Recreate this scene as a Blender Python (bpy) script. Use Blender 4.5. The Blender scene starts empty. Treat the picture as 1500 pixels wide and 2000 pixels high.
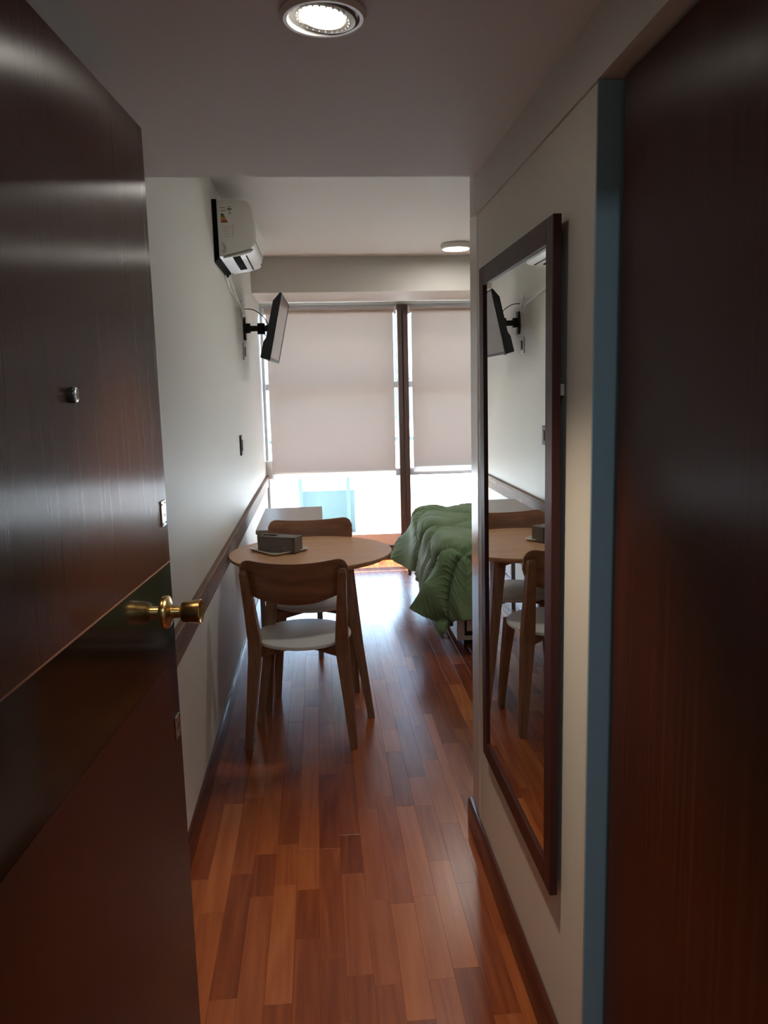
import bpy, bmesh, math, random
from mathutils import Vector, Matrix
PI = math.pi
random.seed(7)
S = bpy.context.scene
COL = S.collection

# ------------------------------------------------------------------ camera
cam = bpy.data.cameras.new('camera')
cam.sensor_fit = 'VERTICAL'; cam.sensor_height = 36.0; cam.sensor_width = 27.0
cam.lens = 36.0 * 1545.1 / 2000.0
cam.clip_start = 0.02; cam.clip_end = 300
cam_o = bpy.data.objects.new('camera', cam); COL.objects.link(cam_o)
def cam_matrix(pitch, yaw, roll, loc):
    f = Vector((math.sin(yaw) * math.cos(pitch), math.cos(yaw) * math.cos(pitch), -math.sin(pitch)))
    r = Vector((math.cos(yaw), -math.sin(yaw), 0)); u = r.cross(f)
    c, s = math.cos(roll), math.sin(roll)
    r2 = c * r + s * u; u2 = -s * r + c * u
    m = Matrix((r2, u2, -f)).transposed().to_4x4(); m.translation = loc
    return m
cam_o.matrix_world = cam_matrix(math.radians(8.7936), math.radians(4.5712), math.radians(-1.3609), Vector((0, 0, 1.5)))
S.camera = cam_o

# ------------------------------------------------------------------ light and exposure
S.view_settings.view_transform = 'Standard'
S.view_settings.look = 'None'
S.view_settings.gamma = 1.0
S.view_settings.use_curve_mapping = False
S.view_settings.exposure = 1.42
try:
    S.cycles.caustics_reflective = False
    S.cycles.caustics_refractive = False
    S.cycles.max_bounces = 14; S.cycles.diffuse_bounces = 8; S.cycles.glossy_bounces = 6
    S.cycles.transparent_max_bounces = 16
    S.cycles.sample_clamp_indirect = 6.0
except Exception:
    pass
world = bpy.data.worlds.new('sky'); S.world = world; world.use_nodes = True
wn = world.node_tree.nodes; wn.clear()
sky = wn.new('ShaderNodeTexSky'); sky.sky_type = 'NISHITA'; sky.sun_disc = False
sky.sun_elevation = math.radians(48); sky.sun_rotation = math.radians(20); sky.air_density = 1.0; sky.dust_density = 0.6; sky.ozone_density = 2.0
bg = wn.new('ShaderNodeBackground'); bg.inputs['Strength'].default_value = 0.9
wo = wn.new('ShaderNodeOutputWorld')
world.node_tree.links.new(sky.outputs[0], bg.inputs[0]); world.node_tree.links.new(bg.outputs[0], wo.inputs[0])
def light(name, kind, loc, energy, color=(1, 1, 1), **kw):
    l = bpy.data.lights.new(name, kind); l.energy = energy; l.color = color
    for k, v in kw.items(): setattr(l, k, v)
    o = bpy.data.objects.new(name, l); COL.objects.link(o); o.location = loc
    return o
sun = light('sun', 'SUN', (0, 12, 10), 18.0, (1.0, 0.95, 0.88), angle=math.radians(0.6))
sun.rotation_euler = Vector((-0.22, 0.72, 1.0)).to_track_quat('Z', 'Y').to_euler()
por = light('window_portal', 'AREA', (0.75, 7.16, 1.15), 1.0, shape='RECTANGLE', size=2.6, size_y=2.3)
por.rotation_euler = (-PI / 2, 0, 0)
por.data.cycles.is_portal = True

cor = light('corridor_fill', 'AREA', (0.1, -0.7, 2.38), 5.0, (0.72, 0.88, 1.0), shape='DISK', size=0.3)  # unseen cool fill added behind the camera to lighten the door jamb

# ------------------------------------------------------------------ materials
def mat(name):
    m = bpy.data.materials.new(name); m.use_nodes = True
    nt = m.node_tree; b = nt.nodes['Principled BSDF']
    return m, nt, b
def flat(name, col, rough=0.5, metal=0.0, spec=0.5, bump=0.0, bscale=200.0, coat=0.0):
    m, nt, b = mat(name)
    b.inputs['Base Color'].default_value = (*col, 1); b.inputs['Roughness'].default_value = rough
    b.inputs['Metallic'].default_value = metal; b.inputs['Specular IOR Level'].default_value = spec
    b.inputs['Coat Weight'].default_value = coat
    if bump:
        tc = nt.nodes.new('ShaderNodeTexCoord'); n = nt.nodes.new('ShaderNodeTexNoise'); n.inputs['Scale'].default_value = bscale
        bp = nt.nodes.new('ShaderNodeBump'); bp.inputs['Strength'].default_value = bump; bp.inputs['Distance'].default_value = 0.002
        nt.links.new(tc.outputs['Object'], n.inputs['Vector']); nt.links.new(n.outputs['Fac'], bp.inputs['Height'])
        nt.links.new(bp.outputs['Normal'], b.inputs['Normal'])
    return m
def emit(name, col, strength):
    m, nt, b = mat(name)
    b.inputs['Base Color'].default_value = (*col, 1)
    b.inputs['Emission Color'].default_value = (*col, 1); b.inputs['Emission Strength'].default_value = strength
    return m
def wood(name, stops, scale=(40, 40, 2.5), rough=0.45, fig=0.35, rand=0.0, aniso=0.0, tangent=(0, 1, 0), spec=0.5, bump=0.08, coat=0.0, rings=0.0, rvar=0.0):
    """grain runs along the axis whose scale is smallest"""
    m, nt, b = mat(name); N = nt.nodes.new; L = nt.links.new
    tc = N('ShaderNodeTexCoord'); oi = N('ShaderNodeObjectInfo'); geo = N('ShaderNodeNewGeometry')
    add = N('ShaderNodeMath'); add.operation = 'ADD'; L(oi.outputs['Random'], add.inputs[0]); L(geo.outputs['Random Per Island'], add.inputs[1])
    fr = N('ShaderNodeMath'); fr.operation = 'FRACT'; L(add.outputs[0], fr.inputs[0])
    off = N('ShaderNodeMath'); off.operation = 'MULTIPLY'; off.inputs[1].default_value = 37.0; L(add.outputs[0], off.inputs[0])
    va = N('ShaderNodeVectorMath'); va.operation = 'ADD'; L(tc.outputs['Object'], va.inputs[0]); L(off.outputs[0], va.inputs[1])
    mp = N('ShaderNodeMapping'); mp.inputs['Scale'].default_value = scale; L(va.outputs[0], mp.inputs['Vector'])
    n1 = N('ShaderNodeTexNoise'); n1.inputs['Scale'].default_value = 1.0; n1.inputs['Detail'].default_value = 6; n1.inputs['Roughness'].default_value = 0.6
    n1.inputs['Distortion'].default_value = 0.4; L(mp.outputs[0], n1.inputs['Vector'])
    mp2 = N('ShaderNodeMapping'); mp2.inputs['Scale'].default_value = tuple(s * 0.16 for s in scale); L(va.outputs[0], mp2.inputs['Vector'])
    n2 = N('ShaderNodeTexNoise'); n2.inputs['Scale'].default_value = 1.0; n2.inputs['Detail'].default_value = 2; L(mp2.outputs[0], n2.inputs['Vector'])
    rg = N('ShaderNodeMath'); rg.operation = 'MULTIPLY'; rg.inputs[1].default_value = 9.0; L(n2.outputs['Fac'], rg.inputs[0])
    rs = N('ShaderNodeMath'); rs.operation = 'PINGPONG'; rs.inputs[1].default_value = 0.5; L(rg.outputs[0], rs.inputs[0])
    mx = N('ShaderNodeMix'); mx.inputs['Factor'].default_value = rings; L(n1.outputs['Fac'], mx.inputs['A']); L(rs.outputs[0], mx.inputs['B'])
    # value = mid + (grain-.5)*fig + (random-.5)*rand
    a1 = N('ShaderNodeMath'); a1.operation = 'MULTIPLY_ADD'; a1.inputs[1].default_value = fig * 2; a1.inputs[2].default_value = 0.5 - fig; L(mx.outputs['Result'], a1.inputs[0])
    a2 = N('ShaderNodeMath'); a2.operation = 'MULTIPLY_ADD'; a2.inputs[1].default_value = rand; a2.inputs[2].default_value = -rand / 2; L(fr.outputs[0], a2.inputs[0])
    a3 = N('ShaderNodeMath'); a3.operation = 'ADD'; a3.use_clamp = True; L(a1.outputs[0], a3.inputs[0]); L(a2.outputs[0], a3.inputs[1])
    cr = N('ShaderNodeValToRGB'); e = cr.color_ramp.elements
    while len(e) < len(stops): e.new(0.5)
    for i, (p, c) in enumerate(stops): e[i].position = p; e[i].color = (*c, 1)
    L(a3.outputs[0], cr.inputs['Fac']); L(cr.outputs['Color'], b.inputs['Base Color'])
    b.inputs['Roughness'].default_value = rough; b.inputs['Specular IOR Level'].default_value = spec; b.inputs['Coat Weight'].default_value = coat
    if bump:
        bp = N('ShaderNodeBump'); bp.inputs['Strength'].default_value = bump; bp.inputs['Distance'].default_value = 0.001
        L(n1.outputs['Fac'], bp.inputs['Height']); L(bp.outputs['Normal'], b.inputs['Normal'])
    if rvar:
        rv = N('ShaderNodeMath'); rv.operation = 'MULTIPLY_ADD'; rv.inputs[1].default_value = rvar * 2; rv.inputs[2].default_value = rough - rvar
        L(n1.outputs['Fac'], rv.inputs[0]); L(rv.outputs[0], b.inputs['Roughness'])
    if aniso:
        b.inputs['Anisotropic'].default_value = aniso
        cx = N('ShaderNodeCombineXYZ')
        for i in range(3): cx.inputs[i].default_value = tangent[i]
        L(cx.outputs[0], b.inputs['Tangent'])
    return m

M = {}
M['paint'] = flat('wall_paint', (0.66, 0.665, 0.63), 0.55, bump=0.05, bscale=60)
M['ceil'] = flat('ceiling_paint', (0.66, 0.64, 0.61), 0.8)
M['hallpaint'] = flat('hall_paint', (0.70, 0.675, 0.61), 0.5, bump=0.05, bscale=60)
M['glosspaint'] = flat('gloss_white_paint', (0.68, 0.68, 0.66), 0.22)
M['jamb'] = flat('blue_grey_paint', (0.25, 0.36, 0.41), 0.28)
M['door'] = wood('mahogany_veneer', [(0.0, (0.022, 0.0065, 0.004)), (0.5, (0.058, 0.018, 0.010)), (1.0, (0.12, 0.042, 0.024))],
                 scale=(170, 170, 1.6), rough=0.29, fig=0.6, spec=0.95, aniso=0.97, tangent=(0.076, 0.997, 0), bump=0.02, rvar=0.06)
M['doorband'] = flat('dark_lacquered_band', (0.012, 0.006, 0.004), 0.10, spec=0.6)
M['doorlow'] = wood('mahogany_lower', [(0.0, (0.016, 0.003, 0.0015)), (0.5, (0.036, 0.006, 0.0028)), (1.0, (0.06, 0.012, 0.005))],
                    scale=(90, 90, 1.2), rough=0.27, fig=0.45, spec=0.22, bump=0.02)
M['rdoor'] = wood('dark_door_veneer', [(0.0, (0.020, 0.005, 0.0025)), (0.5, (0.052, 0.013, 0.006)), (1.0, (0.11, 0.030, 0.014))],
                  scale=(100, 100, 1.0), rough=0.36, spec=0.36, rvar=0.1, fig=0.55, aniso=0.9, tangent=(0, 1, 0), bump=0.05)
M['groove'] = flat('pale_inlay_line', (0.20, 0.10, 0.06), 0.4)
M['shadeblack'] = flat('shade_black', (0.004, 0.004, 0.004), 0.8)  # black standing in for shade beside the right door and inside the box
M['brass'] = flat('aged_brass', (0.52, 0.36, 0.14), 0.24, metal=1.0)
M['steel'] = flat('steel_plate', (0.55, 0.56, 0.55), 0.3, metal=1.0)
M['plank'] = wood('laminate_staves', [(0.0, (0.15, 0.030, 0.008)), (0.35, (0.26, 0.062, 0.015)), (0.65, (0.36, 0.100, 0.026)), (1.0, (0.47, 0.155, 0.045))],
                  scale=(55, 3.0, 55), rough=0.25, fig=0.42, rand=0.62, bump=0.03, rings=0.45)
M['baseb'] = wood('red_brown_skirting', [(0.0, (0.05, 0.012, 0.008)), (1.0, (0.13, 0.035, 0.02))], scale=(60, 2, 60), rough=0.22, fig=0.3)
M['rail'] = wood('worn_oak_rail', [(0.0, (0.08, 0.042, 0.024)), (0.5, (0.20, 0.115, 0.07)), (1.0, (0.38, 0.26, 0.18))], scale=(30, 2.2, 30), rough=0.6, spec=0.25, fig=0.6, rand=0.35, rings=0.3)
M['oak'] = wood('table_oak', [(0.0, (0.38, 0.19, 0.10)), (0.5, (0.56, 0.315, 0.175)), (1.0, (0.68, 0.43, 0.26))], scale=(2.2, 26, 26), rough=0.42, fig=0.3, rings=0.25)
M['legwood'] = wood('chair_wood_upright', [(0.0, (0.13, 0.057, 0.028)), (0.5, (0.27, 0.125, 0.06)), (1.0, (0.42, 0.215, 0.11))], scale=(45, 45, 2.5), rough=0.42, fig=0.7, rand=0.15, rings=0.2)
M['backwood'] = wood('chair_wood_across', [(0.0, (0.12, 0.047, 0.022)), (0.5, (0.27, 0.118, 0.056)), (1.0, (0.42, 0.205, 0.10))], scale=(2.0, 34, 34), rough=0.40, fig=0.75, rings=0.3)
M['frame'] = wood('mirror_frame_wood', [(0.0, (0.030, 0.008, 0.007)), (1.0, (0.075, 0.022, 0.018))], scale=(40, 40, 2), rough=0.42, fig=0.3, spec=0.22)
M['greywood'] = wood('grey_washed_wood', [(0.0, (0.07, 0.058, 0.050)), (1.0, (0.19, 0.16, 0.14))], scale=(2, 30, 30), rough=0.55, fig=0.45)
M['deskwood'] = wood('pale_grey_laminate', [(0.0, (0.30, 0.25, 0.22)), (1.0, (0.46, 0.41, 0.37))], scale=(25, 2, 25), rough=0.35, fig=0.35)
M['white'] = flat('white_plastic', (0.74, 0.74, 0.72), 0.35)
M['seatwhite'] = flat('white_lacquered_seat', (0.70, 0.70, 0.68), 0.38)
M['ceramic'] = flat('white_ceramic', (0.80, 0.77, 0.73), 0.2)
M['black'] = flat('black_plastic', (0.008, 0.008, 0.009), 0.42)
M['tvback'] = flat('black_tv_case', (0.006, 0.006, 0.008), 0.5)
M['screen'] = flat('glossy_screen', (0.012, 0.012, 0.013), 0.12, spec=0.9)
M['dgrey'] = flat('dark_grey_plastic', (0.03, 0.03, 0.03), 0.4)
M['midgrey'] = flat('mid_grey', (0.22, 0.22, 0.22), 0.5)
M['alu'] = flat('grey_aluminium', (0.34, 0.33, 0.33), 0.4, metal=0.3)
M['brownalu'] = flat('brown_anodised_frame', (0.105, 0.066, 0.055), 0.42, metal=0.2)
M['whitealu'] = flat('white_painted_frame', (0.80, 0.80, 0.79), 0.35)
M['conc'] = flat('pale_terrace_concrete', (0.70, 0.69, 0.66), 0.9)
M['teal'] = flat('pale_teal_panel', (0.085, 0.135, 0.14), 0.6)
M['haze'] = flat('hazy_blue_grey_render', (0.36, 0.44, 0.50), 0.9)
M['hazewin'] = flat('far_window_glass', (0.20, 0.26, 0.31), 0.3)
M['dirtmetal'] = flat('tarnished_ring', (0.30, 0.27, 0.23), 0.4, metal=0.7)
M['mirror'] = flat('silvered_glass', (0.80, 0.82, 0.80), 0.0, metal=1.0)
M['bulb'] = emit('led_face', (1.0, 0.93, 0.82), 14.0)
M['lampface'] = emit('led_panel_face', (1.0, 0.97, 0.90), 4.0)
M['matt'] = flat('matt_black', (0.006, 0.006, 0.006), 0.9, spec=0.05)
M['ink'] = flat('ink', (0.03, 0.03, 0.03), 0.6)
for nm, c in dict(g1=(0.03, 0.12, 0.03), g2=(0.13, 0.2, 0.03), y=(0.45, 0.33, 0.03), o=(0.42, 0.14, 0.03), r=(0.30, 0.02, 0.02), pink=(0.7, 0.4, 0.38)).items():
    M['ink_' + nm] = flat('sticker_' + nm, c, 0.5)

def glass_mat():
    m = bpy.data.materials.new('window_glass'); m.use_nodes = True
    nt = m.node_tree; nt.nodes.clear(); N = nt.nodes.new
    o = N('ShaderNodeOutputMaterial'); mx = N('ShaderNodeMixShader'); t = N('ShaderNodeBsdfTransparent'); g = N('ShaderNodeBsdfGlossy')
    t.inputs['Color'].default_value = (0.93, 0.97, 0.97, 1); g.inputs['Roughness'].default_value = 0.02
    lw = N('ShaderNodeLayerWeight'); lw.inputs['Blend'].default_value = 0.5
    pw = N('ShaderNodeMath'); pw.operation = 'POWER'; pw.inputs[1].default_value = 5.0
    f = N('ShaderNodeMath'); f.operation = 'MULTIPLY_ADD'; f.inputs[1].default_value = 0.9; f.inputs[2].default_value = 0.035
    nt.links.new(lw.outputs['Facing'], pw.inputs[0]); nt.links.new(pw.outputs[0], f.inputs[0])
    nt.links.new(f.outputs[0], mx.inputs[0]); nt.links.new(t.outputs[0], mx.inputs[1]); nt.links.new(g.outputs[0], mx.inputs[2]); nt.links.new(mx.outputs[0], o.inputs[0])
    return m
M['glass'] = glass_mat()
def fabric_mat(name, col, trans):
    m = bpy.data.materials.new(name); m.use_nodes = True
    nt = m.node_tree; nt.nodes.clear(); N = nt.nodes.new
    o = N('ShaderNodeOutputMaterial'); mx = N('ShaderNodeMixShader'); d = N('ShaderNodeBsdfDiffuse'); t = N('ShaderNodeBsdfTranslucent')
    d.inputs['Color'].default_value = (*col, 1); t.inputs['Color'].default_value = (*col, 1); mx.inputs[0].default_value = trans
    nt.links.new(d.outputs[0], mx.inputs[1]); nt.links.new(t.outputs[0], mx.inputs[2]); nt.links.new(mx.outputs[0], o.inputs[0])
    return m
M['blind'] = fabric_mat('roller_blind_fabric', (0.55, 0.45, 0.39), 0.095)
M['barwhite'] = fabric_mat('translucent_white_bar', (0.8, 0.8, 0.8), 0.4)
def quilt_mat():
    m, nt, b = mat('green_comforter_cotton'); N = nt.nodes.new; L = nt.links.new
    tc = N('ShaderNodeTexCoord'); n = N('ShaderNodeTexNoise'); n.inputs['Scale'].default_value = 5; n.inputs['Detail'].default_value = 5
    L(tc.outputs['Object'], n.inputs['Vector'])
    cr = N('ShaderNodeValToRGB'); cr.color_ramp.elements[0].color = (0.145, 0.235, 0.115, 1); cr.color_ramp.elements[1].color = (0.185, 0.29, 0.15, 1)
    L(n.outputs['Fac'], cr.inputs['Fac']); L(cr.outputs['Color'], b.inputs['Base Color'])
    b.inputs['Roughness'].default_value = 0.62; b.inputs['Sheen Weight'].default_value = 0.08; b.inputs['Specular IOR Level'].default_value = 0.3
    return m
M['quilt'] = quilt_mat()
M['quiltback'] = flat('grey_brown_lining', (0.13, 0.105, 0.09), 0.7)

# ------------------------------------------------------------------ builders
def new(): return bmesh.new()
def bx(bm, x0, x1, y0, y1, z0, z1, mtx=None, bev=0.0):
    v = [bm.verts.new(p) for p in ((x0, y0, z0), (x1, y0, z0), (x1, y1, z0), (x0, y1, z0), (x0, y0, z1), (x1, y0, z1), (x1, y1, z1), (x0, y1, z1))]
    fs = [bm.faces.new([v[i] for i in q]) for q in ((3, 2, 1, 0), (4, 5, 6, 7), (0, 1, 5, 4), (1, 2, 6, 5), (2, 3, 7, 6), (3, 0, 4, 7))]
    if bev:
        es = list({e for f in fs for e in f.edges})
        r = bmesh.ops.bevel(bm, geom=es, offset=bev, segments=2, affect='EDGES', profile=0.5)
        v = list({w for f in r['faces'] for w in f.verts} | {w for w in v if w.is_valid})
    if mtx is not None:
        bmesh.ops.transform(bm, matrix=mtx, verts=[w for w in v if w.is_valid])
    return bm
def prism(bm, poly, axis, a, b, bev=0.0):
    """poly: 2-D points; axis 0: (y,z) along x; 1: (x,z) along y; 2: (x,y) along z"""
    def P(p, t): return {0: (t, p[0], p[1]), 1: (p[0], t, p[1]), 2: (p[0], p[1], t)}[axis]
    A = [bm.verts.new(P(p, a)) for p in poly]; B = [bm.verts.new(P(p, b)) for p in poly]
    n = len(poly); fs = [bm.faces.new(A), bm.faces.new(B[::-1])]
    for i in range(n): fs.append(bm.faces.new((A[i], B[i], B[(i + 1) % n], A[(i + 1) % n])))
    bmesh.ops.recalc_face_normals(bm, faces=fs)
    if bev:
        bmesh.ops.bevel(bm, geom=[e for f in fs[:2] for e in f.edges], offset=bev, segments=2, affect='EDGES', profile=0.5)
    return bm
def lathe(bm, prof, mtx=None, n=32, caps=True):
    """prof: (radius, height) along local z"""
    rings = []
    for r, h in prof:
        rings.append([bm.verts.new((r * math.cos(2 * PI * i / n), r * math.sin(2 * PI * i / n), h)) for i in range(n)])
    fs = []
    for a, b in zip(rings, rings[1:]):
        for i in range(n): fs.append(bm.faces.new((a[i], a[(i + 1) % n], b[(i + 1) % n], b[i])))
    if caps:
        fs.append(bm.faces.new(rings[0][::-1])); fs.append(bm.faces.new(rings[-1]))
    bmesh.ops.recalc_face_normals(bm, faces=fs)
    if mtx is not None: bmesh.ops.transform(bm, matrix=mtx, verts=[v for r in rings for v in r])
    return bm
def tube(bm, pts, r, n=8):
    pts = [Vector(p) for p in pts]; rings = []
    up = Vector((0, 0, 1))
    for i, p in enumerate(pts):
        t = (pts[min(i + 1, len(pts) - 1)] - pts[max(i - 1, 0)]).normalized()
        a = t.cross(up if abs(t.z) < 0.95 else Vector((1, 0, 0))).normalized(); b = t.cross(a)
        rings.append([bm.verts.new(p + r * (math.cos(2 * PI * k / n) * a + math.sin(2 * PI * k / n) * b)) for k in range(n)])
    for a, b in zip(rings, rings[1:]):
        for k in range(n): bm.faces.new((a[k], a[(k + 1) % n], b[(k + 1) % n], b[k]))
    bm.faces.new(rings[0]); bm.faces.new(rings[-1][::-1])
    return bm
def loft(bm, sections):
    """closed loops of equal length -> skin with end caps"""
    R = [[bm.verts.new(p) for p in s] for s in sections]; n = len(R[0]); fs = []
    for a, b in zip(R, R[1:]):
        for i in range(n): fs.append(bm.faces.new((a[i], a[(i + 1) % n], b[(i + 1) % n], b[i])))
    fs.append(bm.faces.new(R[0][::-1])); fs.append(bm.faces.new(R[-1]))
    bmesh.ops.recalc_face_normals(bm, faces=fs)
    return bm
def spline(pts, k=8):
    pts = [Vector(p) for p in pts]; out = []
    for i in range(len(pts) - 1):
        p0, p1, p2, p3 = pts[max(i - 1, 0)], pts[i], pts[i + 1], pts[min(i + 2, len(pts) - 1)]
        for j in range(k):
            t = j / k
            out.append(0.5 * ((2 * p1) + (p2 - p0) * t + (2 * p0 - 5 * p1 + 4 * p2 - p3) * t * t + (3 * p1 - p0 - 3 * p2 + p3) * t ** 3))
    out.append(pts[-1]); return out
def obj(name, bm, m, parent=None, smooth=False, loc=None, label=None):
    me = bpy.data.meshes.new(name)
    if smooth:
        for f in bm.faces: f.smooth = True
        for e in bm.edges:
            if len(e.link_faces) == 2 and e.calc_face_angle(0) > math.radians(38): e.smooth = False
    bm.to_mesh(me); bm.free()
    for mm in (m if isinstance(m, (list, tuple)) else [m]): me.materials.append(M[mm])
    o = bpy.data.objects.new(name, me); COL.objects.link(o)
    if parent is not None: o.parent = parent
    if loc is not None: o.location = loc
    if label: o['label'] = label
    return o
def struct(name, bm, m, parent=None, label=None, smooth=False):
    o = obj(name, bm, m, parent, smooth)
    if parent is None: o['kind'] = 'structure'
    if label: o['label'] = label
    return o
def sempty(name, label=None, loc=(0, 0, 0)):
    o = bpy.data.objects.new(name, None); COL.objects.link(o); o.location = loc; o['kind'] = 'structure'
    if label: o['label'] = label
    return o
def thing(name, label, cat, loc=(0, 0, 0), rotz=0.0, group=None):
    o = bpy.data.objects.new(name, None); COL.objects.link(o); o.empty_display_size = 0.1
    o.location = loc; o.rotation_euler = (0, 0, rotz); o['label'] = label; o['category'] = cat
    if group: o['group'] = group
    return o
def tag(o, label, cat, group=None):
    o['label'] = label; o['category'] = cat
    if group: o['group'] = group
    return o
def copy_tree(o, parent=None):
    c = o.copy(); COL.objects.link(c)
    if parent is not None: c.parent = parent
    for ch in list(o.children): copy_tree(ch, c)
    return c

# ================================================================== ROOM SHELL
XL, XR = -0.470, 0.485          # faces of the hall walls
YW = 7.03                       # window plane
ZC, ZH = 2.512, 2.112           # room ceiling, lowered hall ceiling
XE = 2.75                       # far bedroom wall
# floor: slab with individual staves
bm = new(); bx(bm, -0.6, XE + 0.1, 0.78, 7.2, -0.12, -0.008)
floor = struct('floor', bm, 'plank', label='reddish brown strip laminate floor')
PW = 0.0695
def staves(x0, x1, y0, y1, rnd):
    out = []; k = 0; x = x0
    while x < x1 - 1e-4:
        y = y0 - rnd.uniform(0, 0.42)
        while y < y1:
            l = rnd.choice((0.22, 0.34, 0.44, 0.52, 0.58, 0.48, 0.62))
            a, b = max(y, y0), min(y + l, y1)
            if b - a > 0.02: out.append((x, min(x + PW, x1), a, b))
            y += l
        x += PW
    return out
def stave_bm(bm, x0, x1, y0, y1, g=0.00012):
    c = 0.00025
    lo = [(x0 + g, y0 + g), (x1 - g, y0 + g), (x1 - g, y1 - g), (x0 + g, y1 - g)]
    hi = [(x0 + g + c, y0 + g + c), (x1 - g - c, y0 + g + c), (x1 - g - c, y1 - g - c), (x0 + g + c, y1 - g - c)]
    A = [bm.verts.new((*p, -0.0078)) for p in lo]; B = [bm.verts.new((*p, -c)) for p in lo]; T = [bm.verts.new((*p, 0.0)) for p in hi]
    bm.faces.new(A[::-1]); bm.faces.new(T)
    for i in range(4):
        j = (i + 1) % 4
        bm.faces.new((A[i], A[j], B[j], B[i])); bm.faces.new((B[i], B[j], T[j], T[i]))
rnd = random.Random(11)
vis = staves(XL + 0.006, XR - 0.006, 1.30, 6.98, rnd) + staves(XR - 0.006, XR - 0.006 + PW * 6, 2.51, 6.98, rnd)
vis.sort(key=lambda s: s[2])
for s in vis[:298]:
    cx, cy = (s[0] + s[1]) / 2, (s[2] + s[3]) / 2
    b_ = new(); stave_bm(b_, s[0] - cx, s[1] - cx, s[2] - cy, s[3] - cy)
    obj('plank', b_, 'plank', floor, loc=(cx, cy, 0))
b_ = new()
for s in vis[298:] + staves(XR - 0.006 + PW * 6, XE, 2.51, 6.98, rnd) + staves(XL + 0.006, XR - 0.006, 0.78, 1.30, rnd): stave_bm(b_, *s)
o = obj('plank_field', b_, 'plank', floor); o['kind'] = 'stuff'
print('staves', len(vis))

bm = new(); bx(bm, XL - 0.14, XL, 0.691, 7.25, -0.1, 2.7); struct('wall_left', bm, 'paint')
# right hall wall: cladding up to door-head height, plaster above it
bm = new(); bx(bm, XR, XR + 0.12, 1.372, 2.388, -0.1, 1.998); bx(bm, XR + 0.07, XR + 0.12, 0.691, 1.372, -0.1, 2.3)
struct('wall_right', bm, 'hallpaint')
bm = new(); bx(bm, XR - 0.003, XR + 0.12, 0.691, 2.42, 2.0, 2.3)
struct('wall_upper', bm, 'ceil')
bm = new(); bx(bm, XR - 0.001, XR + 0.12, 2.390, 2.50, -0.01, 2.008, bev=0.003)
struct('trim_1', bm, 'glosspaint', label='glossy white corner post at the end of the hall wall')
bm = new(); bx(bm, XR + 0.12, XE + 0.1, 2.38, 2.50, -0.1, 2.7); bx(bm, XR, XR + 0.12, 2.42, 2.50, 2.01, 2.7)
struct('wall_partition', bm, 'paint')
bm = new(); bx(bm, XE, XE + 0.12, 2.50, 7.25, -0.1, 2.7); struct('wall_bedroom', bm, 'paint')
bm = new(); bx(bm, XL - 0.1, XE + 0.1, 2.415, 7.25, ZC, ZC + 0.1); struct('ceiling', bm, 'ceil')
bm = new(); bx(bm, XL - 0.1, XR + 0.1, 0.60, 2.415, ZH, 2.66)
hall_ceiling = struct('ceiling_hall', bm, 'ceil', label='lowered grey hall ceiling')
bm = new(); bx(bm, XL, XE, 6.28, 7.20, 2.25, ZC); struct('beam', bm, 'ceil')
# window wall: head, side and sill strips around the glazing
WX1 = 1.95
bm = new()
bx(bm, XL, XE, YW - 0.01, YW + 0.17, 2.232, 2.26); bx(bm, WX1, XE, YW - 0.01, YW + 0.17, -0.1, 2.25); bx(bm, XL, WX1, YW + 0.02, YW + 0.17, -0.1, 0.10)
struct('wall_window', bm, 'paint')
# entry partition and the corridor the photographer stands in
bm = new()
bx(bm, -1.4, -0.445, 0.56, 0.69, 0, 2.4); bx(bm, XR + 0.005, 1.4, 0.56, 0.69, 0, 2.4); bx(bm, -0.445, XR + 0.005, 0.56, 0.69, 2.03, 2.4)
struct('wall_entry', bm, 'hallpaint')
bm = new(); bx(bm, -1.4, 1.4, -1.7, 0.56, -0.1, -0.001); bx(bm, -0.445, XR + 0.005, 0.56, 0.779, -0.1, -0.001); struct('floor_corridor', bm, 'plank')
bm = new(); bx(bm, -1.4, 1.4, -1.8, -1.7, 0, 2.4); struct('wall_back', bm, 'hallpaint')
bm = new(); bx(bm, -1.5, -1.4, -1.8, 0.69, 0, 2.4); struct('wall_corridor_left', bm, 'hallpaint')
bm = new(); bx(bm, 1.4, 1.5, -1.8, 0.69, 0, 2.4); struct('wall_corridor_right', bm, 'hallpaint')
bm = new(); bx(bm, -1.5, 1.5, -1.8, 0.60, 2.4, 2.5); struct('ceiling_corridor', bm, 'ceil')

# skirtings
def skirt_profile(xw, sgn, h=0.092, t=0.014):
    return [(xw, 0.0), (xw + sgn * t, 0.0), (xw + sgn * t, h - 0.016), (xw + sgn * t * 0.86, h - 0.007), (xw + sgn * t * 0.5, h - 0.001), (xw, h)]
bm = new(); prism(bm, skirt_profile(XL, 1), 1, 0.70, 6.985)
struct('baseboard_left', bm, 'baseb', smooth=True, label='dark red wooden skirting along the left wall')
bm = new(); prism(bm, skirt_profile(XR - 0.002, -1, 0.10), 1, 1.376, 2.53, bev=0.004)
struct('baseboard_right', bm, 'baseb', smooth=True, label='dark red wooden skirting below the mirror')
bm = new(); bx(bm, XL + 0.016, WX1, 6.985, YW + 0.018, 0.0, 0.098, bev=0.003)
struct('baseboard_window', bm, 'baseb', label='red wooden kerb below the window')

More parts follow.
